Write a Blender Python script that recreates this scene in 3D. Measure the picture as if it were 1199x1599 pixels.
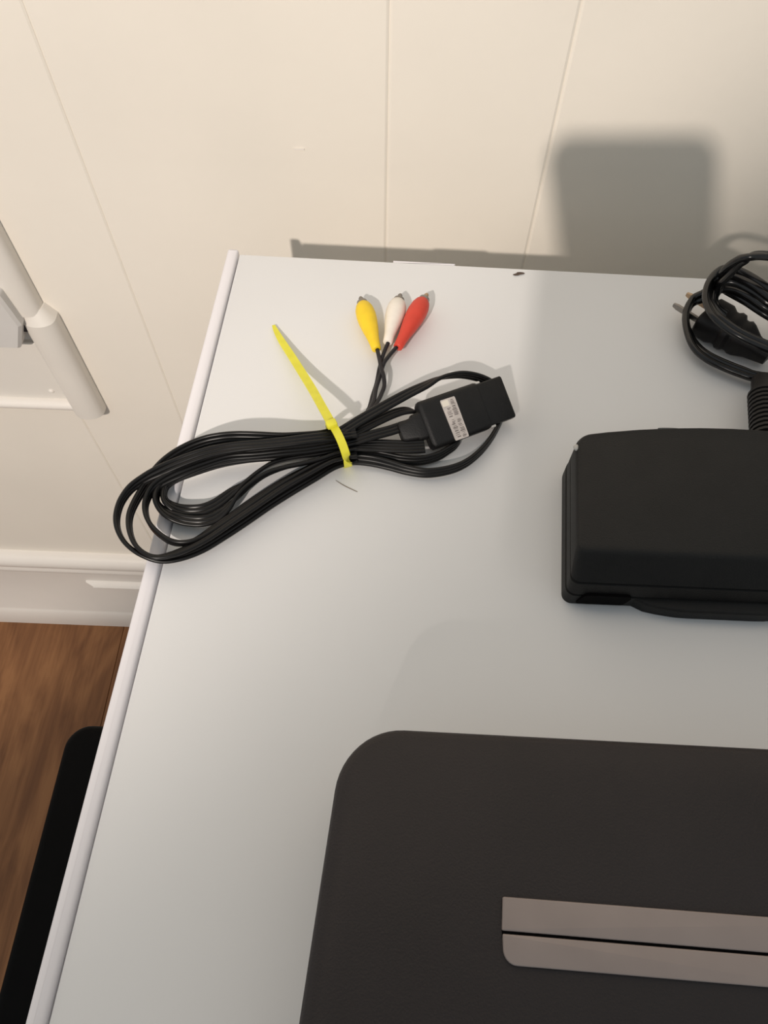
import bpy, bmesh, math, random
from mathutils import Vector, Matrix

random.seed(4)
scene = bpy.context.scene
for _o in list(bpy.data.objects):
    bpy.data.objects.remove(_o)

# ------------------------------------------------------------------ camera
W, H, FPX = 1199.0, 1599.0, 1108.0
CAM = Vector((0.0, 0.0, 1.0960))
# columns: image right, image down, viewing direction
ROT = Matrix(((0.99925371, 0.03712718, -0.0106580),
              (0.03738552, -0.8602172, 0.50855549),
              (0.00971303, -0.50857441, -0.86096325)))
WALL_Y = 0.432
TABLE_Z = CAM.z - 0.2858
cam_data = bpy.data.cameras.new('camera')
cam = bpy.data.objects.new('camera', cam_data)
scene.collection.objects.link(cam)
cr, cd, cf = ROT.col[0], ROT.col[1], ROT.col[2]
cam.matrix_world = Matrix(((cr[0], -cd[0], -cf[0], CAM.x),
                           (cr[1], -cd[1], -cf[1], CAM.y),
                           (cr[2], -cd[2], -cf[2], CAM.z),
                           (0, 0, 0, 1)))
cam_data.sensor_width = 36.0
cam_data.lens = 36.0 * FPX / H
cam_data.clip_start = 0.005
scene.camera = cam

# ------------------------------------------------------------------ world, lamp, exposure
world = bpy.data.worlds.new('world')
scene.world = world
world.use_nodes = True
bg = world.node_tree.nodes['Background']
bg.inputs[0].default_value = (0.91, 0.97, 1.0, 1)
bg.inputs[1].default_value = 0.41

lamp_data = bpy.data.lights.new('room_lamp', 'SPOT')
lamp_data.energy = 108.0
lamp_data.color = (1.0, 0.89, 0.80)
lamp_data.shadow_soft_size = 0.022
lamp_data.spot_size = math.radians(177.3)
lamp_data.spot_blend = 0.105
lamp = bpy.data.objects.new('room_lamp', lamp_data)
scene.collection.objects.link(lamp)
lamp.location = CAM + Vector((-0.4646, -1.1079, 0.7277))
lamp_aim = lamp.location + Vector((math.sin(math.radians(-42.6)), math.cos(math.radians(-42.6)), math.tan(math.radians(26.2))))
lamp.rotation_euler = (lamp_aim - lamp.location).to_track_quat('-Z', 'Y').to_euler()

scene.view_settings.view_transform = 'Standard'
scene.view_settings.look = 'None'
scene.view_settings.gamma = 1.0
scene.view_settings.use_curve_mapping = False
scene.view_settings.exposure = 0.0


# ------------------------------------------------------------------ helpers
def ray(px, py):
    return ROT @ Vector((px - W / 2, py - H / 2, FPX))


def T(px, py, z=0.0):
    """point seen at a photo pixel, z metres above the table top"""
    r = ray(px, py)
    t = (TABLE_Z + z - CAM.z) / r.z
    return CAM + r * t


def Wl(px, py, off=0.0):
    """point seen at a photo pixel, off metres in front of the wall"""
    r = ray(px, py)
    return CAM + r * ((WALL_Y - off) / r.y)


def sc(c):
    return tuple(((v / 255) / 12.92 if v / 255 <= 0.04045 else ((v / 255 + 0.055) / 1.055) ** 2.4) for v in c)


def material(name, rgb, rough=0.5, metal=0.0, var=0.06, scale=60.0, bump=0.0, bscale=300.0, coat=0.0, spec=0.5):
    m = bpy.data.materials.new(name)
    m.use_nodes = True
    nt = m.node_tree
    p = nt.nodes['Principled BSDF']
    p.inputs['Roughness'].default_value = rough
    p.inputs['Metallic'].default_value = metal
    p.inputs['Specular IOR Level'].default_value = spec
    p.inputs['Coat Weight'].default_value = coat
    tc = nt.nodes.new('ShaderNodeTexCoord')
    nz = nt.nodes.new('ShaderNodeTexNoise')
    nz.inputs['Scale'].default_value = scale
    nz.inputs['Detail'].default_value = 4
    nt.links.new(tc.outputs['Object'], nz.inputs['Vector'])
    rp = nt.nodes.new('ShaderNodeValToRGB')
    rp.color_ramp.elements[0].position = 0.3
    rp.color_ramp.elements[1].position = 0.7
    rp.color_ramp.elements[0].color = tuple(v * (1 - var) for v in rgb) + (1,)
    rp.color_ramp.elements[1].color = tuple(min(1, v * (1 + var)) for v in rgb) + (1,)
    nt.links.new(nz.outputs['Fac'], rp.inputs['Fac'])
    nt.links.new(rp.outputs['Color'], p.inputs['Base Color'])
    if bump > 0:
        n2 = nt.nodes.new('ShaderNodeTexNoise')
        n2.inputs['Scale'].default_value = bscale
        n2.inputs['Detail'].default_value = 3
        nt.links.new(tc.outputs['Object'], n2.inputs['Vector'])
        b = nt.nodes.new('ShaderNodeBump')
        b.inputs['Strength'].default_value = bump
        b.inputs['Distance'].default_value = 0.001
        nt.links.new(n2.outputs['Fac'], b.inputs['Height'])
        nt.links.new(b.outputs['Normal'], p.inputs['Normal'])
    return m


def wood_material(name):
    m = bpy.data.materials.new(name)
    m.use_nodes = True
    nt = m.node_tree
    p = nt.nodes['Principled BSDF']
    p.inputs['Roughness'].default_value = 0.5
    p.inputs['Specular IOR Level'].default_value = 0.3
    tc = nt.nodes.new('ShaderNodeTexCoord')
    oi = nt.nodes.new('ShaderNodeObjectInfo')
    mp = nt.nodes.new('ShaderNodeMapping')
    mp.inputs['Scale'].default_value = (13, 2.6, 1)
    mp.inputs['Rotation'].default_value = (0, 0, math.radians(8))
    nt.links.new(tc.outputs['Object'], mp.inputs['Vector'])
    wv = nt.nodes.new('ShaderNodeTexNoise')
    wv.inputs['Scale'].default_value = 1.6
    wv.inputs['Detail'].default_value = 3
    wv.inputs['Distortion'].default_value = 2.0
    wv.noise_dimensions = '4D'
    mul = nt.nodes.new('ShaderNodeMath')
    mul.operation = 'MULTIPLY'
    mul.inputs[1].default_value = 20
    nt.links.new(oi.outputs['Random'], mul.inputs[0])
    nt.links.new(mul.outputs[0], wv.inputs['W'])
    nt.links.new(mp.outputs['Vector'], wv.inputs['Vector'])
    mp2 = nt.nodes.new('ShaderNodeMapping')
    mp2.inputs['Scale'].default_value = (260, 8, 1)
    nt.links.new(tc.outputs['Object'], mp2.inputs['Vector'])
    fine = nt.nodes.new('ShaderNodeTexNoise')
    fine.inputs['Scale'].default_value = 1.0
    fine.inputs['Detail'].default_value = 4
    nt.links.new(mp2.outputs['Vector'], fine.inputs['Vector'])
    mix = nt.nodes.new('ShaderNodeMath')
    mix.operation = 'MULTIPLY_ADD'
    mix.inputs[1].default_value = 0.25
    nt.links.new(fine.outputs['Fac'], mix.inputs[0])
    nt.links.new(wv.outputs['Fac'], mix.inputs[2])
    rp = nt.nodes.new('ShaderNodeValToRGB')
    e = rp.color_ramp.elements
    e[0].position, e[0].color = 0.42, sc((104, 68, 44)) + (1,)
    e[1].position, e[1].color = 0.80, sc((152, 107, 70)) + (1,)
    k = e.new(0.60)
    k.color = sc((128, 87, 56)) + (1,)
    nt.links.new(mix.outputs[0], rp.inputs['Fac'])
    nt.links.new(rp.outputs['Color'], p.inputs['Base Color'])
    return m


M = {
    'wall': material('cream_panel_paint', (0.83, 0.775, 0.685), 0.55, var=0.02, scale=9, bump=0.12, bscale=120, spec=0.3),
    'trim': material('white_trim_paint', (0.82, 0.775, 0.715), 0.3, var=0.02, scale=12),
    'fixture': material('white_vinyl', (0.76, 0.72, 0.655), 0.4, var=0.02, scale=15),
    'fixture_grey': material('pale_grey_plastic', (0.62, 0.60, 0.57), 0.45, var=0.03, scale=30),
    'gap': material('dark_gap', (0.03, 0.028, 0.03), 0.8, var=0.1),
    'wood': wood_material('brown_floor_boards'),
    'subfloor': material('floor_substrate', (0.06, 0.04, 0.03), 0.8),
    'table': material('white_laminate', (0.80, 0.805, 0.81), 0.42, var=0.012, scale=14, bump=0.03, bscale=700, spec=0.35),
    'rim': material('white_edge_panel', (0.84, 0.82, 0.85), 0.4, var=0.012, scale=18),
    'cable': material('black_cable_vinyl', (0.0060, 0.0058, 0.0058), 0.33, var=0.15, scale=80, spec=0.32),
    'thin_cable': material('black_thin_cable_vinyl', (0.010, 0.009, 0.012), 0.4, var=0.15, scale=80, spec=0.35),
    'plug': material('black_plug_plastic', (0.0080, 0.0075, 0.0075), 0.5, var=0.15, scale=150, spec=0.35, bump=0.15, bscale=1500),
    'silver': material('silver_sticker', (0.62, 0.56, 0.52), 0.42, metal=0.15, var=0.12, scale=250),
    'sticker_blank': material('sticker_cream_patch', (0.85, 0.78, 0.67), 0.5, var=0.03),
    'ink': material('grey_ink', (0.20, 0.17, 0.16), 0.6, var=0.3, scale=900),
    'metal': material('dull_plug_metal', (0.30, 0.28, 0.26), 0.35, metal=0.9, var=0.1, scale=300),
    'brass': material('brassy_metal', (0.50, 0.36, 0.24), 0.35, metal=0.8, var=0.1, scale=300),
    'yellow': material('yellow_plug_rubber', (0.90, 0.62, 0.02), 0.5, var=0.04, scale=200),
    'white': material('white_plug_rubber', (0.86, 0.80, 0.71), 0.5, var=0.03, scale=200),
    'red': material('red_plug_rubber', (0.66, 0.055, 0.03), 0.5, var=0.05, scale=200),
    'tie': material('yellow_green_nylon', (0.78, 0.73, 0.05), 0.4, var=0.05, scale=200),
    'brick': material('charcoal_adapter_plastic', (0.0125, 0.0122, 0.0118), 0.55, var=0.12, scale=60, spec=0.3, bump=0.25, bscale=1400),
    'brick_dark': material('charcoal_adapter_band', (0.0145, 0.0140, 0.0138), 0.5, var=0.1, scale=60, bump=0.2, bscale=1400),
    'slot': material('black_recess', (0.0015, 0.001, 0.0012), 0.8, var=0.1, spec=0.1),
    'chip_glint': material('pale_wear_glint', (0.55, 0.53, 0.50), 0.6, var=0.1, scale=400),
    'console': material('charcoal_console_plastic', (0.0225, 0.0175, 0.0175), 0.55, var=0.10, scale=30, bump=0.2, bscale=1600, spec=0.4),
    'console_bar': material('taupe_silver_plastic', (0.33, 0.275, 0.255), 0.5, metal=0.1, var=0.05, scale=60),
    'cord': material('black_power_cord_vinyl', (0.0065, 0.0060, 0.0060), 0.2, var=0.15, scale=90, spec=0.55),
    'cord_plug': material('brown_black_plug_vinyl', (0.0100, 0.0085, 0.0085), 0.5, var=0.15, scale=120, spec=0.35),
    'case': material('black_case_plastic', (0.002, 0.002, 0.0021), 0.6, var=0.1, spec=0.08),
    'hair': material('brown_hair_strand', (0.20, 0.15, 0.10), 0.6),
    'crumb': material('dark_brown_crumb', (0.09, 0.06, 0.045), 0.8, var=0.3, scale=900),
    'phone': material('black_phone_glass', (0.02, 0.02, 0.022), 0.25),
}


def link(o, parent=None):
    scene.collection.objects.link(o)
    if parent is not None:
        o.parent = parent
        o.matrix_parent_inverse = Matrix.Translation(-parent.location) if parent.type == 'EMPTY' or True else o.matrix_parent_inverse
    return o


def mesh_obj(name, bm, mat, parent=None, smooth=True, angle=35):
    bmesh.ops.recalc_face_normals(bm, faces=bm.faces[:])
    me = bpy.data.meshes.new(name)
    bm.to_mesh(me)
    bm.free()
    me.materials.append(M[mat])
    if smooth:
        me.polygons.foreach_set('use_smooth', [True] * len(me.polygons))
        me.set_sharp_from_angle(angle=math.radians(angle))
    o = bpy.data.objects.new(name, me)
    scene.collection.objects.link(o)
    if parent is not None:
        o.parent = parent
        if parent.type == 'EMPTY':
            o.matrix_parent_inverse = Matrix.Translation(-parent.location)
    return o


def thing(name, label, cat, loc, group=None):
    o = bpy.data.objects.new(name, None)
    o.empty_display_size = 0.02
    scene.collection.objects.link(o)
    o.location = loc
    o['label'] = label
    o['category'] = cat
    if group:
        o['group'] = group
    return o


def tag(o, label, cat, group=None):
    o['label'] = label
    o['category'] = cat
    if group:
        o['group'] = group
    return o


def structure(o):
    o['kind'] = 'structure'
    return o


def loft(bm, rings, cap0=True, cap1=True, closed=True):
    vs = [[bm.verts.new(p) for p in r] for r in rings]
    n = len(vs[0])
    rng = range(n) if closed else range(n - 1)
    for a, b in zip(vs[:-1], vs[1:]):
        for i in rng:
            j = (i + 1) % n
            bm.faces.new((a[i], a[j], b[j], b[i]))
    if cap0:
        bm.faces.new(list(reversed(vs[0])))
    if cap1:
        bm.faces.new(vs[-1])
    return vs


def box(bm, c, s, rot=None, bevel=0.0, seg=2):
    r = bmesh.ops.create_cube(bm, size=1.0)
    vs = r['verts']
    for v in vs:
        v.co = Vector((v.co.x * s[0], v.co.y * s[1], v.co.z * s[2]))
    if bevel > 0:
        es = list({e for v in vs for e in v.link_edges})
        rb = bmesh.ops.bevel(bm, geom=es, offset=bevel, segments=seg, affect='EDGES', profile=0.5)
        vs = list({v for f in rb['faces'] for v in f.verts} | {v for v in vs if v.is_valid})
    for v in vs:
        if rot is not None:
            v.co = rot @ v.co
        v.co += Vector(c)
    return vs


def rounded(poly, radii, n=8):
    """2-D polygon with rounded corners"""
    out = []
    k = len(poly)
    for i in range(k):
        p = Vector(poly[i][:2])
        a = Vector(poly[i - 1][:2])
        b = Vector(poly[(i + 1) % k][:2])
        r = radii[i] if hasattr(radii, '__len__') else radii
        if r <= 1e-6:
            out.append(p)
            continue
        da = (a - p).normalized()
        db = (b - p).normalized()
        ang = da.angle(db)
        d = min(r / math.tan(ang / 2), 0.49 * (a - p).length, 0.49 * (b - p).length)
        rr = d * math.tan(ang / 2)
        cen = p + (da + db).normalized() * (rr / math.sin(ang / 2))
        s = p + da * d - cen
        e = p + db * d - cen
        tot = s.angle(e)
        sgn = 1 if s.x * e.y - s.y * e.x > 0 else -1
        for q in range(n + 1):
            t = sgn * tot * q / n
            out.append(cen + Vector((s.x * math.cos(t) - s.y * math.sin(t), s.x * math.sin(t) + s.y * math.cos(t))))
    return out


def inset2(pts, d):
    """move every point of a closed outline inwards by d along its normal"""
    n = len(pts)
    area = sum(pts[i].x * pts[(i + 1) % n].y - pts[(i + 1) % n].x * pts[i].y for i in range(n))
    s = 1 if area > 0 else -1
    out = []
    for i in range(n):
        t = (pts[(i + 1) % n] - pts[i - 1])
        if t.length < 1e-9:
            out.append(pts[i].copy())
            continue
        t.normalize()
        out.append(pts[i] + Vector((-t.y, t.x)) * d * s)
    return out


def slab(bm, outline, z0, z1, edge=0.002, steps=4, bottom_edge=0.0):
    """solid with a 2-D outline whose upper edge is rounded"""
    rings = []
    if bottom_edge > 0:
        rings.append([(p.x, p.y, z0) for p in inset2(outline, bottom_edge)])
        rings.append([(p.x, p.y, z0 + bottom_edge) for p in outline])
    else:
        rings.append([(p.x, p.y, z0) for p in outline])
    for k in range(steps + 1):
        a = math.pi / 2 * k / steps
        ins = edge * (1 - math.cos(a))
        z = z1 - edge + edge * math.sin(a)
        rings.append([(p.x, p.y, z) for p in inset2(outline, ins)])
    return loft(bm, rings)


def smooth_path(pts, n=8):
    """Catmull-Rom through control points; each is (Vector, roll, scale)"""
    out = []
    k = len(pts)
    for i in range(k - 1):
        p0 = pts[max(i - 1, 0)]
        p1, p2 = pts[i], pts[i + 1]
        p3 = pts[min(i + 2, k - 1)]
        for q in range(n):
            t = q / n

            def cr_(a, b, c, d):
                return 0.5 * ((2 * b) + (c - a) * t + (2 * a - 5 * b + 4 * c - d) * t * t + (3 * b - a - 3 * c + d) * t ** 3)
            out.append(tuple(cr_(p0[m], p1[m], p2[m], p3[m]) for m in range(len(p1))))
    out.append(tuple(pts[-1]))
    return out


def sweep(bm, path, section, caps=True):
    """path: list of (Vector, roll in degrees, scale); section: list of (x, y)"""
    rings = []
    n = len(path)
    prev = None
    for i in range(n):
        a = path[max(i - 1, 0)][0]
        b = path[min(i + 1, n - 1)][0]
        t = (b - a)
        if t.length < 1e-9:
            t = Vector((1, 0, 0))
        t.normalize()
        side = t.cross(Vector((0, 0, 1)))
        if side.length < 1e-3:
            side = prev or Vector((1, 0, 0))
        side.normalize()
        prev = side
        nrm = side.cross(t)
        r = math.radians(path[i][1])
        u = side * math.cos(r) + nrm * math.sin(r)
        v = nrm * math.cos(r) - side * math.sin(r)
        s = path[i][2]
        rings.append([path[i][0] + u * (x * s) + v * (y * s) for x, y in section])
    loft(bm, rings, caps, caps)


def circle_section(r, n=10):
    return [(r * math.cos(2 * math.pi * k / n), r * math.sin(2 * math.pi * k / n)) for k in range(n)]


def ribbon_section(lobes, r, pitch, floor):
    """flat cable: a row of round wires moulded together"""
    half = pitch * (lobes - 1) / 2 + r
    xs = []
    for l in range(lobes):
        c = -pitch * (lobes - 1) / 2 + l * pitch
        for a in (-1.0, -0.88, -0.55, 0.0, 0.55, 0.88, 1.0):
            x = c + a * r
            if (l > 0 and a < -0.8) or (l < lobes - 1 and a > 0.8):
                continue
            xs.append(x)
        if l < lobes - 1:
            xs.append(c + pitch / 2)
    xs = sorted(xs)

    def hgt(x):
        best = 0.0
        for l in range(lobes):
            c = -pitch * (lobes - 1) / 2 + l * pitch
            d = abs(x - c)
            if d <= r:
                best = max(best, math.sqrt(max(0, r * r - d * d)))
        return max(best, floor if abs(x) < half - 0.3 * r else 0.0)
    up = [(x, hgt(x)) for x in xs]
    dn = [(x, -hgt(x)) for x in reversed(xs[1:-1])]
    return up + dn


def lathe(bm, p0, axis, profile, seg=20):
    """profile: list of (distance along axis, radius)"""
    axis = axis.normalized()
    u = axis.cross(Vector((0, 0, 1)))
    if u.length < 1e-4:
        u = Vector((1, 0, 0))
    u.normalize()
    v = axis.cross(u)
    rings = []
    for d, r in profile:
        c = p0 + axis * d
        rings.append([c + u * (r * math.cos(2 * math.pi * k / seg)) + v * (r * math.sin(2 * math.pi * k / seg)) for k in range(seg)])
    loft(bm, rings)


def mmpath(pts, n=8):
    """(px, py, z in mm, roll, scale) control points above the table"""
    c = []
    for p in pts:
        q = tuple(p) + (0, 1)[len(p) - 3:] if len(p) < 5 else p
        c.append((T(q[0], q[1], q[2] / 1000.0), q[3], q[4]))
    return smooth_path(c, n)


# ------------------------------------------------------------------ room
X0, X1 = -1.9, 1.9
Y0 = -1.7
grooves = sorted([-0.7265 * WALL_Y, -0.493 * WALL_Y, -0.026 * WALL_Y, 0.212 * WALL_Y]
                 + [-0.7265 * WALL_Y - 0.304, -0.7265 * WALL_Y - 0.506]
                 + [0.212 * WALL_Y + k for k in (0.2025, 0.304, 0.506, 0.608)])
# wall: a backing sheet with separate vertical panels, open V joints between them
bm = bmesh.new()
box(bm, (0, WALL_Y + 0.051, 1.2), (X1 - X0, 0.1, 2.4))
wall = structure(mesh_obj('wall_back', bm, 'wall', smooth=False))
edges = [X0] + grooves + [X1]
for a, b in zip(edges[:-1], edges[1:]):
    g = 0.0004
    bm = bmesh.new()
    prof = [(a + g, WALL_Y + 0.00099), (a + g, WALL_Y + 0.0007), (a + g + 0.0014, WALL_Y), (b - g - 0.0014, WALL_Y),
            (b - g, WALL_Y + 0.0007), (b - g, WALL_Y + 0.00099)]
    loft(bm, [[(x, y, 0.0) for x, y in prof], [(x, y, 2.4) for x, y in prof]])
    mesh_obj('panel', bm, 'wall', wall, smooth=False)
# small nick in the paint
bm = bmesh.new()
c = Wl(467, 233, 0.0004)
box(bm, c, (0.0065, 0.0006, 0.0009))
mesh_obj('nick', bm, 'trim', wall, smooth=False)

# floor: boards running towards the wall
bm = bmesh.new()
box(bm, (0, (Y0 + WALL_Y) / 2, -0.03), (X1 - X0, WALL_Y - Y0, 0.03))
floor = structure(mesh_obj('floor', bm, 'subfloor', smooth=False))
seam = -0.636
pw = 0.207
k0 = int((seam - X0) / pw)
x = seam - k0 * pw
board_me = None
while x < X1 - 0.02:
    y = Y0
    first = True
    while y < WALL_Y - 0.01:
        L = random.uniform(0.35, 0.9) if first else 1.1
        if abs(x - seam) < 0.45:
            L = 3.0
        first = False
        y2 = min(y + L, WALL_Y)
        bm = bmesh.new()
        w2, l2 = pw / 2 - 0.0006, (y2 - y) / 2 - 0.0006
        w2 += 0.0003
        out = [Vector((-w2, -l2)), Vector((w2, -l2)), Vector((w2, l2)), Vector((-w2, l2))]
        slab(bm, out, -0.015, 0.0, 0.0006, 1)
        o = mesh_obj('plank', bm, 'wood', floor, smooth=False)
        o.location = (x + pw / 2, (y + y2) / 2, 0.0)
        y = y2
    x += pw

# baseboard: cap bead, flat face, rounded shoe at the floor
zt = Wl(0, 864, 0.006).z
zl = Wl(0, 888, 0.0125).z
zs = Wl(0, 950, 0.0125).z
cap = zt - zl
prof = [(0.0, 0.0), (0.020, 0.0), (0.0196, zs * 0.25), (0.0182, zs * 0.55), (0.0155, zs * 0.85), (0.0125, zs), (0.011, zs + 0.002),
        (0.011, zl - 0.006), (0.0135, zl - 0.004), (0.0140, zl - 0.001), (0.0125, zl + 0.003), (0.0115, zl + 0.006), (0.0125, zl + cap * 0.30),
        (0.0158, zl + cap * 0.42), (0.0166, zl + cap * 0.55), (0.0152, zl + cap * 0.72), (0.0115, zl + cap * 0.90), (0.0065, zt - 0.0008), (0.0, zt)]
bm = bmesh.new()
loft(bm, [[(xx, WALL_Y - d, z) for d, z in prof] for xx in (X0, X1)])
structure(mesh_obj('baseboard_back', bm, 'trim', angle=50))
# raised strip added on the baseboard in place of a streak of light
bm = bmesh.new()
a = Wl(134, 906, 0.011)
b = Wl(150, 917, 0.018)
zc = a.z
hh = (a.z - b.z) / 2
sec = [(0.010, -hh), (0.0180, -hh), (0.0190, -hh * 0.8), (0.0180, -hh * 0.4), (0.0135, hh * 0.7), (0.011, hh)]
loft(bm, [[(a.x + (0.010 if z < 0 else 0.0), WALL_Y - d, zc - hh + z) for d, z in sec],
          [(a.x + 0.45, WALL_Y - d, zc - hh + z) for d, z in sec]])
structure(mesh_obj('light_streak_strip', bm, 'trim', angle=50))

# ------------------------------------------------------------------ white frame on the wall at the left edge
fx = thing('wall_frame', 'white wall frame with rounded upright and bottom rail, left of the table', 'frame',
           (-0.36, WALL_Y, 0.60))


def half_round(name, xl, xr, z0, z1, depth, mat='fixture', back=0.0, top_slope=0.0):
    bm = bmesh.new()
    n = 14
    cx, hw = (xl + xr) / 2, (xr - xl) / 2
    sec = [(cx + hw, -0.0)]
    for k in range(n + 1):
        t = math.pi * k / n
        sec.append((cx + hw * math.cos(t), back + depth * math.sin(t) ** 0.8))
    sec.append((cx - hw, 0.0))
    r0 = [(x_, WALL_Y - d, z0) for x_, d in sec]
    r1 = [(x_, WALL_Y - d, z1 - top_slope * d) for x_, d in sec]
    loft(bm, [r0, r1])
    return mesh_obj(name, bm, mat, fx, angle=60)


lw = Wl(164, 642, 0.006)
lo_z = lw.z
xr_low = lw.x
xl_low = xr_low - 0.0285
zj = Wl(70, 497, 0.012).z
half_round('lower_upright', xl_low, xr_low, lo_z, zj - 0.004, 0.011, back=0.006, top_slope=0.12)
# chamfered joint on top of the lower upright
bm = bmesh.new()
sec_lo, sec_hi = [], []
for k in range(15):
    t = math.pi * k / 14
    cx, hw = (xl_low + xr_low) / 2, (xr_low - xl_low) / 2
    sec_lo.append((cx + hw * math.cos(t), WALL_Y - (0.006 + 0.011 * math.sin(t) ** 0.8), zj - 0.004 - 0.12 * (0.006 + 0.011 * math.sin(t) ** 0.8)))
    sec_hi.append((cx - 0.003 + hw * 0.72 * math.cos(t), WALL_Y - (0.004 + 0.007 * math.sin(t) ** 0.8), zj + 0.006))
sec_lo += [(xl_low, WALL_Y, zj - 0.004), (xr_low, WALL_Y, zj - 0.004)]
sec_hi += [(xl_low + 0.001, WALL_Y, zj + 0.006), (xr_low - 0.007, WALL_Y, zj + 0.006)]
loft(bm, [sec_lo, sec_hi])
mesh_obj('joint_cap', bm, 'fixture', fx, angle=40)
half_round('upper_upright', xl_low - 0.004, xr_low - 0.0085, zj + 0.002, zj + 0.32, 0.009, back=0.005)
# bottom rail
bm = bmesh.new()
zr = Wl(0, 631, 0.010).z
n = 12
sec = [(WALL_Y, zr - 0.006)]
for k in range(n + 1):
    t = -math.pi / 2 + math.pi * k / n
    sec.append((WALL_Y - 0.006 - 0.007 * math.cos(t), zr + 0.0062 * math.sin(t)))
sec.append((WALL_Y, zr + 0.006))
loft(bm, [[(xx, y_, z_) for y_, z_ in sec] for xx in (-0.85, xl_low + 0.012)])
mesh_obj('bottom_rail', bm, 'trim', fx, angle=60)
# flat infill panel behind, its upper edge set back under the block
bm = bmesh.new()
zp = Wl(40, 536, 0.006).z
box(bm, ((-0.85 + xl_low + 0.006) / 2, WALL_Y - 0.003, (zr + zp) / 2), (0.85 + xl_low + 0.006, 0.006, zp - zr), bevel=0.0008, seg=1)
mesh_obj('infill_panel', bm, 'fixture', fx)
bm = bmesh.new()
box(bm, ((-0.85 + xl_low + 0.006) / 2, WALL_Y - 0.0008, zp + 0.06), (0.85 + xl_low + 0.006, 0.0016, 0.12))
mesh_obj('recess_panel', bm, 'fixture_grey', fx, smooth=False)
# grey block beside the joint
bm = bmesh.new()
A = Wl(30, 505, 0.022)
xr_b = A.x
zb0 = Wl(12, 545, 0.022).z
zb1 = Wl(2, 462, 0.022).z
out = [Vector((xr_b - 0.05, zb0)), Vector((xr_b - 0.012, zb0)), Vector((xr_b, zb0 + (zb1 - zb0) * 0.45)), Vector((xr_b - 0.004, zb1)), Vector((xr_b - 0.05, zb1))]
out = rounded(out, [0.001, 0.004, 0.004, 0.003, 0.001], 4)
loft(bm, [[(p.x, WALL_Y - d, p.y) for p in inset2(out, ins)] for d, ins in ((0.0016, 0.0), (0.020, 0.0), (0.0225, 0.0022))])
mesh_obj('bracket_block', bm, 'fixture_grey', fx)
bm = bmesh.new()
c = Wl(39, 503, 0.008)
box(bm, c, (0.006, 0.012, 0.012), bevel=0.001, seg=1)
mesh_obj('dark_gap', bm, 'gap', fx)
bm = bmesh.new()
c = Wl(3, 460, 0.010)
lathe(bm, c + Vector((0, 0.009, 0)), Vector((0, -1, 0)), [(0, 0.0026), (0.010, 0.0026), (0.011, 0.0018)], 10)
mesh_obj('screw', bm, 'gap', fx)
bm = bmesh.new()
c = Wl(80, 611, 0.0065)
lathe(bm, c + Vector((0, 0.001, 0)), Vector((0, -1, 0)), [(0, 0.0026), (0.0012, 0.0024), (0.0022, 0.0010)], 12)
mesh_obj('screw', bm, 'trim', fx)

# ------------------------------------------------------------------ white table
P_bl = T(374, 397)
P_br = T(1110, 435)
P_fl = T(78, 1599)
ux = (P_br - P_bl).normalized()
uy = Vector((-ux.y, ux.x, 0.0))
tb = thing('white_table', 'white laminate table with a raised left edge, carrying cables and two black devices', 'table',
           (P_bl.x + 0.3, P_bl.y - 0.3, 0.0))


def loc2(o, a, b):
    """table coordinates: a to the right, b towards the wall, from the back left corner of the top"""
    return Vector((P_bl.x + ux.x * a + uy.x * b, P_bl.y + ux.y * a + uy.y * b))


TW, TD = 0.80, 0.62
out = rounded([loc2(0, 0, 0), loc2(0, 0, -TD), loc2(0, TW, -TD), loc2(0, TW, 0)], 0.001, 2)
bm = bmesh.new()
slab(bm, out, TABLE_Z - 0.018, TABLE_Z, 0.0007, 2)
mesh_obj('tabletop', bm, 'table', tb)
# left side panel standing a little proud of the top, with a narrow joint
rim_w = 0.0066
joint = 0.0007
for sgn, nm in ((0, 'side_panel'), (1, 'side_panel')):
    a0, a1 = (-joint - rim_w, -joint) if sgn == 0 else (TW + joint, TW + joint + rim_w)
    out = rounded([loc2(0, a0, 0.003), loc2(0, a0, -TD - 0.003), loc2(0, a1, -TD - 0.003), loc2(0, a1, 0.003)], 0.0015, 3)
    bm = bmesh.new()
    slab(bm, out, 0.0, TABLE_Z + 0.0016, 0.0016, 3)
    mesh_obj(nm, bm, 'rim', tb)
# joint filler, back rail, front apron, bottom shelf
bm = bmesh.new()
out = [loc2(0, 0.006, -0.004), loc2(0, 0.006, -0.016), loc2(0, TW - 0.006, -0.016), loc2(0, TW - 0.006, -0.004)]
slab(bm, out, TABLE_Z - 0.55, TABLE_Z - 0.018, 0.0005, 1)
mesh_obj('back_panel', bm, 'table', tb)
bm = bmesh.new()
out = [loc2(0, 0.0, -0.016), loc2(0, 0.0, -TD + 0.02), loc2(0, TW, -TD + 0.02), loc2(0, TW, -0.016)]
slab(bm, out, 0.06, 0.078, 0.0005, 1)
mesh_obj('bottom_shelf', bm, 'table', tb)
# white tab showing behind the back edge
bm = bmesh.new()
q0, q1 = T(614, 404), T(711, 409)
a0 = (q0 - P_bl).dot(ux)
a1 = (q1 - P_bl).dot(ux)
out = rounded([loc2(0, a0, 0.0002), loc2(0, a1, 0.0002), loc2(0, a1, 0.0032), loc2(0, a0, 0.0032)], 0.0004, 2)
slab(bm, out, TABLE_Z - 0.016, TABLE_Z - 0.0012, 0.0006, 2)
mesh_obj('back_tab', bm, 'rim', tb)

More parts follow.
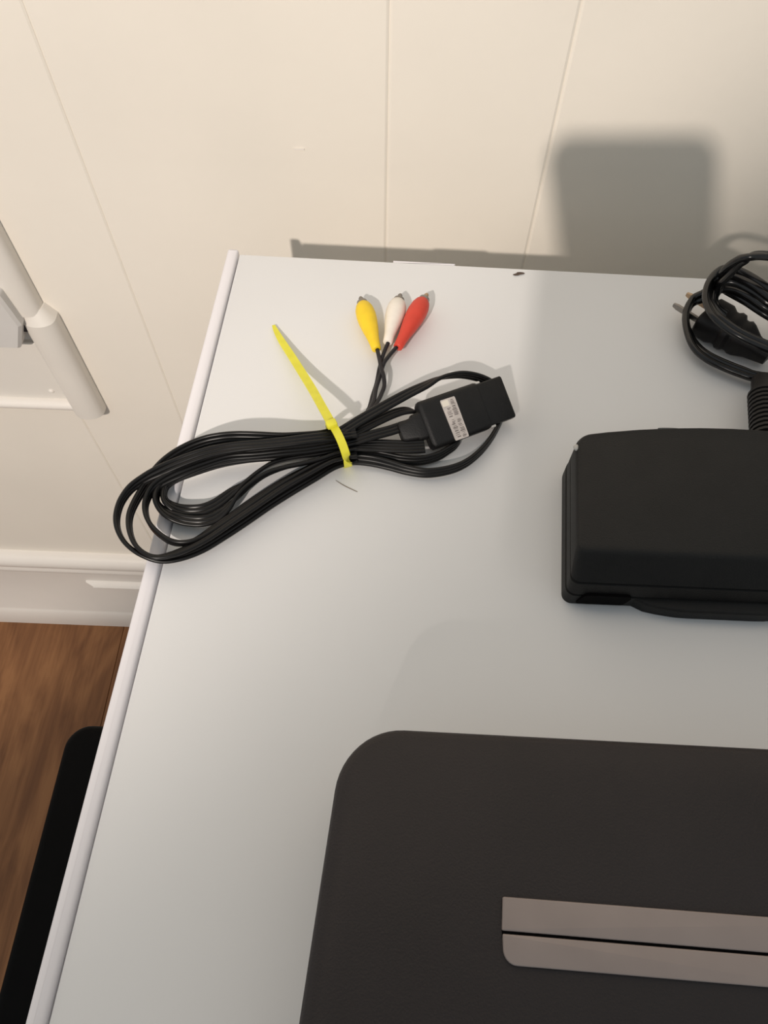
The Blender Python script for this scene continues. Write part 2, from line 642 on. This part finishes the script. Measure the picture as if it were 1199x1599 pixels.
# ------------------------------------------------------------------ black case on the floor
bm = bmesh.new()
zc = 0.42
c0 = T(99, 1150, zc - TABLE_Z)
xl = c0.x + 0.001
yb = T(152, 1131, zc - TABLE_Z).y
out = rounded([Vector((xl, yb)), Vector((xl - 0.002, yb - 0.50)), Vector((xl + 0.155, yb - 0.50)), Vector((xl + 0.155, yb))], [0.022, 0.02, 0.02, 0.02], 8)
slab(bm, out, 0.012, zc, 0.008, 4, 0.004)
case = thing('black_case', 'black round-cornered case standing on the wood floor against the table side', 'case', (xl + 0.085, yb - 0.25, 0))
mesh_obj('shell', bm, 'case', case)
for fxx in (0.03, 0.125):
    for fyy in (0.04, 0.46):
        bm = bmesh.new()
        lathe(bm, Vector((xl + fxx, yb - fyy, 0.0)), Vector((0, 0, 1)), [(0, 0.012), (0.012, 0.014)], 14)
        mesh_obj('foot', bm, 'case', case)

# ------------------------------------------------------------------ game console, lower right
CZ1 = 0.050
con = thing('game_console', 'large charcoal game console with two taupe silver bars, nearest on the table', 'console',
            T(900, 1500, 0))
pts = [(468, 1590), (525, 1175), (556, 1137), (1199, 1166)]
q = [T(px, py, CZ1) for px, py in pts]
left_dir = (q[1] - q[0]).normalized()
top_l = T(525, 1210, CZ1)
bot_l = T(465, 1599, CZ1)
ldir = (top_l - bot_l).normalized()
b0 = T(700, 1140, CZ1)
b1 = T(1199, 1166, CZ1)
bdir = (b1 - b0).normalized()
# corner where the two edges meet
den = ldir.x * bdir.y - ldir.y * bdir.x
s = ((b0.x - top_l.x) * bdir.y - (b0.y - top_l.y) * bdir.x) / den
corner = top_l + ldir * s
CW, CD = 0.27, 0.19
pc = [corner, corner - ldir * CD, corner - ldir * CD + bdir * CW, corner + bdir * CW]
out = rounded([Vector((p.x, p.y)) for p in pc], [0.0215, 0.02, 0.02, 0.0215], 12)
rings = []
for z, ins in ((0.004, 0.003), (0.008, 0.0006), (0.018, 0.0002), (CZ1 - 0.004, 0.0), (CZ1 - 0.0022, 0.0003), (CZ1 - 0.0008, 0.0012), (CZ1, 0.0028)):
    rings.append([(p.x, p.y, TABLE_Z + z) for p in inset2(out, ins)])
bm = bmesh.new()
loft(bm, rings)
mesh_obj('shell', bm, 'console', con)
for a, b in ((0.03, 0.03), (0.24, 0.03), (0.03, 0.16), (0.24, 0.16)):
    p = corner + bdir * a - ldir * b
    bm = bmesh.new()
    lathe(bm, Vector((p.x, p.y, TABLE_Z)), Vector((0, 0, 1)), [(0, 0.007), (0.005, 0.008)], 14)
    mesh_obj('foot', bm, 'brick_dark', con)


def plate(name, pix, radii, z0, z1, mat, parent, edge=0.0006):
    pts_ = [T(px, py, z1) for px, py in pix]
    o_ = rounded([Vector((p.x, p.y)) for p in pts_], radii, 8)
    bm_ = bmesh.new()
    slab(bm_, o_, TABLE_Z + z0, TABLE_Z + z1, edge, 3)
    return mesh_obj(name, bm_, mat, parent)


ZB = CZ1 + 0.0012
# bed, then the two bars split by a thin dark slot
plate('bar_bed', [(784, 1400), (1320, 1441), (1320, 1552), (783, 1507)], [0.0008, 0.001, 0.001, 0.0112], CZ1 - 0.002, CZ1 + 0.0004, 'slot', con, 0.0002)
plate('silver_bar', [(785, 1400), (1330, 1442), (1330, 1499), (784, 1453)], [0.0006, 0.0005, 0.0005, 0.0004], CZ1 - 0.001, ZB, 'console_bar', con, 0.0004)
plate('silver_bar', [(785, 1458), (1330, 1504), (1330, 1553), (787, 1507)], [0.0004, 0.0005, 0.0005, 0.0105], CZ1 - 0.001, ZB, 'console_bar', con, 0.0004)

# ------------------------------------------------------------------ power adapter, right
BZ = 0.027
f0 = T(877, 940, 0.001)
f1 = T(1199, 954, 0.001)
bx = (f1 - f0).normalized()
by = Vector((-bx.y, bx.x, 0))
pa = thing('power_adapter', 'charcoal block power adapter with a worn corner, right side of the table', 'adapter', f0 + bx * 0.07 + by * 0.03)
BW = 0.15
side_pt = T(884, 745, 0.009) - f0
BTAPER = side_pt.dot(bx) / side_pt.dot(by)
depth_back = (T(905, 675, BZ) - f0).dot(by)


def badp(a, b):
    a = a + BTAPER * max(b, 0.0) * (1 - a / BW)
    return Vector((f0.x + bx.x * a + by.x * b, f0.y + bx.y * a + by.y * b))


def brick_outline(front, ins, side):
    dback = depth_back
    poly = [badp(side, front)]
    # back edge gently bowed
    n = 10
    back = []
    for k in range(n + 1):
        a = side + (BW - 2 * side) * k / n
        u = (k / n - 0.5) * 2
        back.append(badp(a, dback + 0.0075 * (1 - u * u) - 0.001))
    pl = [badp(side, front), badp(BW - side, front)] + list(reversed(back))
    rad = [0.0040, 0.0040] + [0.009] + [0.0] * (n - 1) + [0.009]
    return inset2(rounded(pl, rad, 8), ins)


levels = [(0.0, 0.0, 0.0, 0.0), (0.0074, 0.0002, 0.0, 0.0), (0.0076, 0.0012, 0.0006, 0.0004), (0.0084, 0.0012, 0.0006, 0.0004), (0.0086, 0.0004, 0.0, 0.0003),
          (0.0150, 0.0020, 0.0, 0.0003), (0.0152, 0.0030, 0.0005, 0.0006), (0.0160, 0.0032, 0.0005, 0.0006), (0.0162, 0.0026, 0.0, 0.0003),
          (BZ - 0.0024, 0.0102, 0.0, 0.0004), (BZ - 0.0012, 0.0108, 0.0003, 0.0005), (BZ - 0.0004, 0.0113, 0.0007, 0.0006), (BZ, 0.0118, 0.0014, 0.0008)]
bm = bmesh.new()
rings = []
for z, fr, ins, side in levels:
    rings.append([(p.x, p.y, TABLE_Z + z) for p in brick_outline(fr, ins, side)])
loft(bm, rings)
mesh_obj('housing', bm, 'brick', pa, angle=25)
# bulging lower lip on the front
bm = bmesh.new()
n = 16
lip = []
for k in range(n + 1):
    a = 0.030 + 0.075 * k / n
    u = math.sin(math.pi * k / n) ** 0.5
    lip.append((a, 0.0048 * min(1, u * 1.15)))
outp = [badp(a, -d) for a, d in lip] + [badp(lip[-1][0], 0.003), badp(lip[0][0], 0.003)]
slab(bm, outp, TABLE_Z, TABLE_Z + 0.0072, 0.0012, 3)
mesh_obj('front_lip', bm, 'brick', pa)
# dark recess at the lower left of the front
bm = bmesh.new()
n = 10
out3 = rounded([Vector((0.0055, 0.0015)), Vector((0.0258, 0.0015)), Vector((0.0285, 0.0100)), Vector((0.0075, 0.0100))], [0.001, 0.002, 0.002, 0.003], 4)
loft(bm, [[tuple(badp(p.x, d)) + (TABLE_Z + p.y,) for p in out3] for d in (0.004, -0.0006)])
mesh_obj('recess', bm, 'slot', pa)
# pale worn corner, and a glint painted pale along the back upper edge
edge_ring = [Vector((p.x, p.y, TABLE_Z + BZ - 0.0012)) for p in brick_outline(0.0108, 0.0003, 0.0005)]


def pixel(p):
    q_ = ROT.transposed() @ (p - CAM)
    return Vector((q_.x / q_.z * FPX + W / 2, q_.y / q_.z * FPX + H / 2))


for (px, py, w, h_) in ((888, 704, 0.0030, 0.0036), (1045, 669, 0.0110, 0.0008)):
    p = min(edge_ring, key=lambda e_: (pixel(e_) - Vector((px, py))).length)
    bm = bmesh.new()
    bmesh.ops.create_icosphere(bm, subdivisions=2, radius=1.0)
    for v in bm.verts:
        v.co = Vector((v.co.x * w / 2, v.co.y * h_ / 2, v.co.z * 0.0009)) + p
    mesh_obj('wear_glint_spot', bm, 'chip_glint', pa)

# ------------------------------------------------------------------ power cord, upper right
pcd = thing('power_cable', 'coiled black two-wire power cable with prong plug, back right of the table', 'cable', T(1150, 500, 0))
fig8 = ribbon_section(2, 0.0019, 0.0035, 0.0008)
loops = [
    # left loop, lying low, running to the strain relief
    [(1196, 452, 24, 40), (1160, 440, 24, 40), (1125, 447, 20, 60), (1098, 462, 14, 75), (1080, 472, 10, 80), (1071, 492, 8, 70), (1074, 517, 7, 50),
     (1086, 541, 6, 20), (1104, 557, 6, 5), (1130, 570, 6, 0), (1158, 581, 6, 0), (1180, 588, 6, 10), (1215, 590, 6, 10), (1255, 578, 6, 20), (1295, 548, 7, 30), (1312, 515, 8, 40), (1302, 482, 10, 40)],
    # main sweep from the top over the plug to the right edge
    [(1230, 482, 30, 20), (1199, 456, 32, 20), (1178, 441, 32, 20), (1155, 429, 31, 35), (1132, 424, 30, 60), (1114, 434, 28, 75), (1105, 452, 27, 60),
     (1106, 472, 26, 30), (1117, 492, 26, 10), (1138, 511, 25, 0), (1165, 527, 24, 0), (1199, 542, 22, 0), (1240, 558, 18, 0), (1290, 568, 14, 20), (1335, 556, 12, 50), (1352, 528, 13, 60), (1336, 500, 18, 50), (1290, 486, 25, 30), (1240, 480, 29, 20)],
    # arc that stands up behind the rest
    [(1122, 452, 24, 60), (1127, 436, 32, 70), (1140, 420, 40, 70), (1155, 408, 46, 60), (1172, 401, 50, 40), (1192, 399, 50, 20), (1225, 404, 46, 20), (1268, 420, 38, 40), (1308, 450, 28, 60), (1328, 490, 18, 70), (1312, 532, 9, 40), (1270, 552, 6, 10)],
    # inner turns
    [(1330, 540, 6, 40), (1290, 522, 13, 20), (1240, 500, 22, 20), (1199, 478, 26, 15), (1172, 459, 27, 20), (1146, 447, 26, 40), (1125, 448, 24, 60), (1115, 462, 22, 60), (1118, 480, 20, 30), (1132, 492, 18, 10)],
    [(1320, 556, 5, 10), (1285, 536, 10, 10), (1240, 512, 18, 10), (1199, 489, 22, 10), (1168, 468, 23, 20), (1142, 453, 22, 40), (1122, 440, 22, 70)],
]
for lp in loops:
    bm = bmesh.new()
    pth = []
    cpts = [(T(p[0], p[1], p[2] / 1000), p[3], 1.0) for p in lp]
    sweep(bm, smooth_path(cpts, 8), fig8)
    mesh_obj('cord_turn', bm, 'cord', pcd, angle=60)
# mains plug with two prongs
face = T(1101, 492, 0.008)
tail = T(1172, 531, 0.010)
ax = (tail - face)
ax.z = 0
ax.normalize()
sd = Vector((-ax.y, ax.x, 0))
upv = Vector((0, 0, 1))


def plug_rings(base, specs):
    """specs: distance, half width, z0, z1"""
    R = []
    for d, hw, z0, z1 in specs:
        o2 = rounded([Vector((-hw, z0)), Vector((hw, z0)), Vector((hw, z1)), Vector((-hw, z1))], min(hw, (z1 - z0) / 2) * 0.55, 4)
        R.append([Vector((base.x, base.y, TABLE_Z)) + ax * d + sd * p.x + upv * p.y for p in o2])
    return R


bm = bmesh.new()
loft(bm, plug_rings(face, [(0, 0.0105, 0.001, 0.014), (0.001, 0.0115, 0.0004, 0.0150), (0.009, 0.0115, 0.0004, 0.0155), (0.012, 0.0098, 0.001, 0.0145), (0.0135, 0.0098, 0.001, 0.0145),
                           (0.0150, 0.0112, 0.0006, 0.0150), (0.0175, 0.0108, 0.0006, 0.0150), (0.0190, 0.0090, 0.001, 0.014), (0.0205, 0.0090, 0.001, 0.014), (0.0220, 0.0100, 0.001, 0.0145),
                           (0.0245, 0.0092, 0.001, 0.0140), (0.030, 0.0062, 0.002, 0.012), (0.040, 0.0036, 0.003, 0.010)]))
mesh_obj('plug_body', bm, 'cord_plug', pcd, angle=40)
for s_, mt in ((-1, 'metal'), (1, 'brass')):
    bm = bmesh.new()
    zc_ = 0.008
    o2 = [(-0.0007, -0.0016), (0.0007, -0.0016), (0.0007, 0.0016), (-0.0007, 0.0016)]
    R = []
    for d, k in ((0.002, 1), (-0.0140, 1), (-0.0165, 0.55)):
        R.append([Vector((face.x, face.y, TABLE_Z + zc_)) + ax * d + sd * (s_ * 0.0062 + p[0]) + upv * p[1] * k for p in o2])
    loft(bm, R)
    mesh_obj('prong', bm, mt, pcd, smooth=False)
# ribbed strain relief going into the adapter
bm = bmesh.new()
s0 = T(1190, 592, 0.012)
s1 = T(1196, 668, 0.018)
prof = [(0, 0.0045), (0.001, 0.0052), (0.0125, 0.0058), (0.0135, 0.0072)]
d = 0.0135
L = (s1 - s0).length + 0.008
while d < L:
    prof += [(d, 0.0074), (d + 0.0016, 0.0074), (d + 0.0019, 0.0060), (d + 0.0028, 0.0060)]
    d += 0.0031
lathe(bm, s0, s1 - s0, prof, 18)
mesh_obj('strain_relief', bm, 'cord_plug', pcd, angle=30)

# ------------------------------------------------------------------ audio video cable
av = thing('audio_video_cable', 'looped black flat audio video cable with yellow, white and red plugs, back left', 'cable', T(480, 690, 0))
rib = ribbon_section(3, 0.00102, 0.00190, 0.00055)
strands = [
    # S1 upper ribbed strand -> second loop -> lower bundle
    [(556, 690, 8, 20), (530, 677, 9, 25), (500, 681, 10, 50), (470, 683, 11, 60), (440, 684, 12, 65), (400, 682.5, 13, 60), (370, 682, 13, 60), (345, 684, 13, 60),
     (320, 689, 12, 60), (294, 699, 11, 60), (268, 714, 10, 65), (246, 733, 9, 75), (226, 760, 8, 85), (211, 785, 8, 90), (203, 805, 8, 90), (202, 823, 8, 90),
     (206, 840, 8, 90), (214, 854, 8, 85), (228, 865, 8, 75), (248, 870, 8, 55), (282, 861, 8, 40), (320, 842, 8, 35), (360, 815, 8, 30), (400, 788, 8, 30),
     (440, 761, 8, 35), (480, 739, 8, 45), (520, 719, 8, 50), (556, 711, 8, 40)],
    # S2 flat ribbon -> outermost loop -> lower bundle
    [(556, 676, 13, 0), (530, 680, 13, 0), (500, 683.5, 14, 0), (470, 687, 15, 0), (440, 691, 15, 0), (400, 695, 15, 0), (370, 698, 15, 5), (345, 702, 15, 10),
     (313, 710, 15, 15), (280, 722, 14, 20), (250, 735, 13, 45), (227, 747, 12, 70), (205, 762, 11, 85), (190, 782, 10, 90), (183, 803, 9, 90), (183, 822, 8, 90),
     (190, 840, 7, 88), (203, 855, 6, 80), (224, 867, 5, 60), (252, 873, 4, 30), (282, 868, 4, 10), (315, 855, 4, 0), (350, 834, 4, 0), (385, 811, 4, 0),
     (420, 787, 4, 0), (455, 765, 4, 0), (490, 745, 4, 10), (522, 727, 4, 20), (556, 717, 4, 20)],
    # S3 second flat ribbon -> third loop
    [(556, 686, 9, 15), (530, 692, 9, 10), (480, 700, 10, 10), (440, 704, 11, 10), (400, 708, 11, 10), (360, 711, 11, 15), (327, 720, 11, 20), (290, 734, 11, 35),
     (258, 749, 10, 60), (238, 764, 9, 80), (228, 784, 8, 90), (228, 803, 7, 90), (236, 821, 7, 90), (251, 836, 7, 88), (268, 846, 7, 85), (287, 848, 7, 75),
     (308, 841, 7, 55), (338, 822, 7, 40), (370, 800, 7, 35), (400, 779, 7, 35), (440, 753, 7, 40), (480, 731, 7, 50), (520, 713, 6, 50), (556, 706, 6, 40)],
    # S4 fourth loop with its ribs turned up
    [(556, 693, 5, 50), (522, 700, 5, 55), (480, 706, 6, 60), (440, 710, 7, 60), (400, 713, 7, 65), (360, 718, 7, 70), (325, 726, 7, 75), (290, 738, 7, 80),
     (262, 752, 7, 85), (247, 766, 7, 88), (244, 781, 7, 80), (252, 794, 6, 50), (267, 805, 6, 20), (288, 812, 5, 0), (313, 814, 5, -5), (334, 809, 5, 0),
     (352, 796, 6, 25), (370, 776, 7, 70), (390, 757, 8, 75), (416, 740, 8, 70), (444, 730, 8, 60), (472, 724, 8, 60), (500, 717, 8, 60), (526, 708, 8, 60), (556, 701, 8, 50)],
    # S5 innermost loop
    [(556, 699, 3, 60), (525, 702, 3, 60), (480, 706, 3, 65), (430, 710, 4, 70), (380, 716, 4, 75), (340, 724, 4, 80), (300, 737, 5, 85), (275, 747, 5, 88),
     (260, 758, 5, 90), (256, 773, 5, 85), (262, 785, 5, 50), (277, 794, 4, 15), (297, 797, 4, -5), (318, 795, 4, -10), (338, 786, 4, 0), (360, 770, 5, 15),
     (380, 755, 6, 55), (400, 739, 6, 60), (420, 726, 6, 60), (440, 719, 5, 60), (465, 714, 5, 60), (500, 709, 5, 60), (528, 704, 5, 60), (556, 698, 5, 60)],
    # R1 big right-hand loop
    [(520, 682, 13, 0), (540, 670, 13, 0), (560, 657.5, 14, 0), (585, 643, 15, 0), (610, 629, 16, 0), (636, 615, 17, 5), (663, 602, 17, 20), (682, 592, 16, 45),
     (700, 587, 15, 65), (722, 585, 13, 78), (745, 589, 10, 85), (764, 597, 8, 88), (779, 610, 6, 90), (786, 628, 5, 90), (784, 648, 4, 90), (777, 666, 4, 90),
     (765, 687, 4, 90), (748, 707, 4, 88), (726, 724, 4, 85), (700, 734, 4, 80), (667, 738.5, 4, 75), (636, 734, 4, 70), (608, 726, 4, 60), (581, 719.5, 4, 40),
     (553, 717, 4, 30), (525, 721, 4, 30)],
    # R2 inner right-hand loop passing under the connector
    [(530, 690, 9, 10), (553, 676, 10, 10), (590, 657, 11, 10), (617, 645, 11, 10), (636, 641, 11, 25), (654, 645, 9, 60), (678, 655, 6, 80), (705, 670, 4, 85), (716, 683, 4, 90),
     (712, 694, 4, 90), (700, 703, 4, 85), (682, 713, 4, 80), (656, 719, 4, 75), (627, 718, 4, 70), (599, 713, 4, 55), (572, 708.5, 4, 50), (550, 708, 4, 40), (525, 712, 4, 40)],
]
for st in strands:
    bm = bmesh.new()
    sweep(bm, smooth_path([(T(p[0], p[1], p[2] / 1000), p[3], 1.0) for p in st], 8), rib)
    mesh_obj('ribbon_turn', bm, 'cable', av, angle=70)
# flat end with four ribs lying beside the connector
bm = bmesh.new()
rib4 = ribbon_section(4, 0.00105, 0.0018, 0.0005)
sweep(bm, smooth_path([(T(*p[:2], p[2] / 1000), p[3], p[4]) for p in
                       [(530, 699, 8, 30, 0.8), (553, 697, 8, 15, 0.85), (585, 696, 8, 0, 0.95), (615, 697, 8, 0, 1.0), (640, 698, 8, 0, 1.0), (663, 697, 8, 0, 1.0)]], 8), rib4)
mesh_obj('ribbon_end', bm, 'cable', av, angle=70)
# cord going into the connector
bm = bmesh.new()
sweep(bm, smooth_path([(T(*p[:2], p[2] / 1000), p[3], p[4]) for p in
                       [(528, 694, 10, 0, 1), (553, 688, 10, 0, 1), (580, 680, 11, 0, 1), (610, 672, 11, 0, 1), (634, 664, 11, 0, 1), (650, 660, 11, 0, 1)]], 8), rib)
mesh_obj('connector_cord', bm, 'cable', av, angle=70)

# connector
PZ = 0.0146
TILT = math.radians(28)
cl = T(665, 664, PZ)
crr = T(757, 631, PZ)
pax = crr - cl
pax.z = 0
PL = pax.length
pax.normalize()
psd = Vector((-pax.y, pax.x, 0))
PZ0 = 0.0175
PB = Vector((cl.x, cl.y, TABLE_Z + PZ))
psd_t = psd * math.cos(TILT) + upv * math.sin(TILT)
nrm_t = upv * math.cos(TILT) - psd * math.sin(TILT)


def TP(px, py, off=0.0):
    """point seen at a photo pixel on the tilted face of the connector"""
    r = ray(px, py)
    return CAM + r * ((PB + nrm_t * off - CAM).dot(nrm_t) / r.dot(nrm_t))




def pl_ring(d, w0, w1, z0, z1, r):
    o2 = rounded([Vector((w0, z0)), Vector((w1, z0)), Vector((w1, z1)), Vector((w0, z1))], r, 4)
    return [PB + pax * d + psd_t * p.x + nrm_t * (p.y - PZ0) for p in o2]


hw = 0.0121
bm = bmesh.new()
PT = PZ0
loft(bm, [pl_ring(0.0, -hw + 0.0012, hw - 0.0012, 0.0095, PT - 0.0012, 0.0018), pl_ring(0.0010, -hw, hw, 0.0087, PT - 0.0002, 0.0022), pl_ring(0.0022, -hw, hw, 0.0085, PT, 0.0022),
          pl_ring(PL - 0.0015, -hw + 0.0002, hw - 0.0002, 0.0085, PT, 0.0022), pl_ring(PL - 0.0004, -hw + 0.0006, hw - 0.0006, 0.0089, PT - 0.0003, 0.0020), pl_ring(PL, -hw + 0.0016, hw - 0.0016, 0.0095, PT - 0.0012, 0.0016)])
mesh_obj('connector_body', bm, 'plug', av, angle=40)
bm = bmesh.new()
hn = 0.0109
loft(bm, [pl_ring(PL - 0.001, -hn, hn, 0.0095, PT - 0.0012, 0.0010), pl_ring(PL + 0.0132, -hn, hn, 0.0095, PT - 0.0012, 0.0010), pl_ring(PL + 0.0138, -hn + 0.0005, hn - 0.0005, 0.0100, PT - 0.0017, 0.0008)])
mesh_obj('connector_nose', bm, 'plug', av, angle=40)
for sgn in (-1, 1):
    bm = bmesh.new()
    box(bm, PB + pax * (PL + 0.0012) + psd_t * (sgn * 0.0113) - nrm_t * 0.0040, (0.0028, 0.0014, 0.004),
        rot=Matrix((pax, psd_t, nrm_t)).transposed(), bevel=0.0004, seg=1)
    mesh_obj('latch', bm, 'fixture_grey', av)
# boot behind the connector
bm = bmesh.new()
loft(bm, [pl_ring(-0.0120, -0.0030, 0.0046, 0.0098, 0.0142, 0.0016), pl_ring(-0.0110, -0.0040, 0.0056, 0.0092, 0.0150, 0.002), pl_ring(-0.005, -0.0050, 0.0064, 0.0092, 0.0155, 0.002),
          pl_ring(-0.0042, -0.0058, 0.0074, 0.0095, 0.0158, 0.002), pl_ring(0.001, -0.0062, 0.0078, 0.0095, 0.0160, 0.002)])
mesh_obj('connector_boot', bm, 'plug', av, angle=40)
# sticker
S = [TP(686.3, 626), TP(709.3, 618.5), TP(732.4, 681), TP(711.3, 688.5)]
bm = bmesh.new()


def on_sticker(u, v):
    """u across (left to right), v down the sticker"""
    return S[0].lerp(S[1], u).lerp(S[3].lerp(S[2], u), v)


o2 = rounded([Vector((0, 0)), Vector((1, 0)), Vector((1, 1)), Vector((0, 1))], 0.05, 3)
loft(bm, [[on_sticker(p.x, p.y) + nrm_t * h_ for p in o2] for h_ in (-0.0002, 0.00022)])
stick = mesh_obj('sticker', bm, 'silver', av)
stick['label'] = 'silver sticker with worn illegible print'


def mark(bm, u0, u1, v0, v1, z=0.00027):
    vs_ = [bm.verts.new(on_sticker(u, v) + nrm_t * z) for u, v in ((u0, v0), (u1, v0), (u1, v1), (u0, v1))]
    bm.faces.new(vs_)


bm = bmesh.new()
mark(bm, 0.05, 0.50, 0.03, 0.17)
mesh_obj('blank_patch', bm, 'sticker_blank', stick, smooth=False)
bm = bmesh.new()
rnd = random.Random(11)
for u0, u1, va, vb in ((0.56, 0.92, 0.05, 0.97), (0.16, 0.50, 0.22, 0.92)):
    v = va
    while v < vb:
        t = rnd.choice((0.012, 0.018, 0.026))
        if abs(v - 0.46) > 0.035:
            a_ = rnd.uniform(0, 0.10)
            mark(bm, u0 + a_, u1 - rnd.uniform(0, 0.12), v, v + t)
        v += t + rnd.choice((0.012, 0.02, 0.03))
mesh_obj('worn_print', bm, 'ink', stick, smooth=False)

# thin leads and the three phono plugs
leads = {
    'yellow': [(541, 676, 9), (565, 655, 10), (580, 640, 9), (590, 626, 7), (596, 614, 6), (600, 602, 6), (599, 588, 7), (595, 574, 7), (592, 559, 6), (588.5, 544, 5.5)],
    'white': [(538, 680, 8), (560, 660, 8), (575, 640, 7), (582, 617, 5), (588, 598, 4), (592, 577, 4), (597.5, 556, 5), (606, 535, 5.5)],
    'red': [(546, 676, 11), (568, 652, 10), (582, 630, 8), (587, 607, 6), (593.5, 587, 5.5), (599, 568, 6.5), (608, 555, 6.5), (621, 540, 6)],
}
plugs = {'yellow': ((588.0, 546), (566, 474.5), 5.5, 5.6), 'white': ((604.8, 535.5), (622.5, 470), 5.5, 5.8), 'red': ((620.8, 543), (661.5, 469), 6.0, 7.0)}
for col, pts in leads.items():
    bm = bmesh.new()
    sweep(bm, smooth_path([(T(p[0], p[1], p[2] / 1000), 0, 1.0) for p in pts], 8), circle_section(0.0011, 10))
    mesh_obj('thin_lead', bm, 'thin_cable', av, angle=80)
for col, (neck, tip, z0, z1) in plugs.items():
    a = T(neck[0], neck[1], z0 / 1000)
    b = T(tip[0], tip[1], z1 / 1000)
    L = (b - a).length
    bm = bmesh.new()
    prof = [(0, 0.0019), (0.0004, 0.0025), (L * 0.14, 0.0028), (L * 0.26, 0.0033), (L * 0.42, 0.0043), (L * 0.60, 0.0052), (L * 0.74, 0.00545), (L * 0.86, 0.0051), (L * 0.95, 0.0041), (L, 0.0028)]
    lathe(bm, a, b - a, prof, 22)
    sl = mesh_obj('phono_plug', bm, col, av, angle=60)
    sl['label'] = col + ' rubber phono plug'
    dirv = (b - a).normalized()
    bm = bmesh.new()
    lathe(bm, b - dirv * 0.0006, dirv, [(0, 0.0024), (0.0002, 0.0030), (0.0018, 0.0030), (0.0020, 0.0024)], 18)
    mesh_obj('metal_collar', bm, 'metal', sl)
    bm = bmesh.new()
    lathe(bm, b, dirv, [(0, 0.0014), (0.0042, 0.0014), (0.0052, 0.0009)], 12)
    mesh_obj('centre_pin', bm, 'brass' if col == 'red' else 'metal', sl)

# ------------------------------------------------------------------ cable tie
tie = thing('cable_tie', 'yellow-green plastic tie strapped around the looped black cable', 'cable tie', T(525, 690, 0))
flat = [(-0.0019, -0.00055), (0.0019, -0.00055), (0.0019, 0.00055), (-0.0019, 0.00055)]
bm = bmesh.new()
tailp = [(427, 508, 1, 0, 0.45), (431, 517, 1.5, 0, 0.7), (440, 533, 2.5, 0, 0.95), (455, 556, 4, 0, 1.05), (472, 583, 7, 0, 1.1), (488, 609, 11, 0, 1.12), (502, 634, 15.5, 0, 1.1), (516, 659, 19, 0, 1.1)]
sweep(bm, smooth_path([(T(p[0], p[1], p[2] / 1000), p[3], p[4]) for p in tailp], 8), flat)
mesh_obj('tail', bm, 'tie', tie, angle=40)
bm = bmesh.new()
bandp = [(514, 664, 5), (515, 661, 12), (517, 661, 17.5), (522, 668, 19), (529, 681, 19.2), (535, 695, 18.4), (540, 710, 15), (543, 722, 9), (543, 728, 3), (540, 724, 0.9), (530, 702, 0.8), (519, 678, 0.8), (514, 666, 2)]
sweep(bm, smooth_path([(T(p[0], p[1], p[2] / 1000), 0, 1.0) for p in bandp], 8), flat)
mesh_obj('strap', bm, 'tie', tie, angle=40)
hd = T(517.5, 662, 0.0205)
hx = (T(522, 672, 0.0205) - T(512, 652, 0.0205)).normalized()
hy = Vector((-hx.y, hx.x, 0))
bm = bmesh.new()
box(bm, hd, (0.0042, 0.0051, 0.0030), rot=Matrix(((hx.x, hy.x, 0), (hx.y, hy.y, 0), (0, 0, 1))), bevel=0.0008, seg=2)
mesh_obj('head', bm, 'tie', tie)

# ------------------------------------------------------------------ specks on the table
bm = bmesh.new()
sweep(bm, smooth_path([(T(p[0], p[1], 0.0002), 0, p[2]) for p in [(524, 750, 0.5), (535, 757, 1), (547, 763, 1), (558, 768, 0.8)]], 6), circle_section(0.00017, 6))
tag(mesh_obj('hair', bm, 'hair', None), 'thin brown hair on the white table below the cable tie', 'hair')
bm = bmesh.new()
bmesh.ops.create_icosphere(bm, subdivisions=2, radius=1.0)
p0 = T(811, 427, 0.0004)
for v in bm.verts:
    k = 1 + 0.35 * math.sin(v.co.x * 5 + v.co.y * 3)
    x_, y_ = v.co.x * 0.0034 * k, v.co.y * 0.0011 * k
    v.co = Vector((p0.x + x_ * 0.94 - y_ * 0.3, p0.y + x_ * 0.3 + y_ * 0.94, p0.z + v.co.z * 0.0004))
tag(mesh_obj('crumb', bm, 'crumb', None), 'dark brown crumb near the back edge of the white table', 'crumb')

# ------------------------------------------------------------------ the telephone that takes the picture and throws the shadow
ph = thing('smartphone', 'black smartphone held over the table, seen by its shadow on the wall', 'phone', CAM - cf * 0.007)
bm = bmesh.new()
o2 = rounded([Vector((0.013, -0.013)), Vector((0.013 - 0.0775, -0.013)), Vector((0.013 - 0.0775, 0.147)), Vector((0.013, 0.147))], 0.011, 8)
R = []
for zz, ins in ((-0.0025, 0.0016), (-0.0035, 0.0), (-0.0095, 0.0), (-0.0105, 0.0016)):
    R.append([CAM + cr * p.x + cd * p.y + cf * zz for p in inset2(o2, ins)])
loft(bm, R)
mesh_obj('phone_body', bm, 'phone', ph, angle=50)
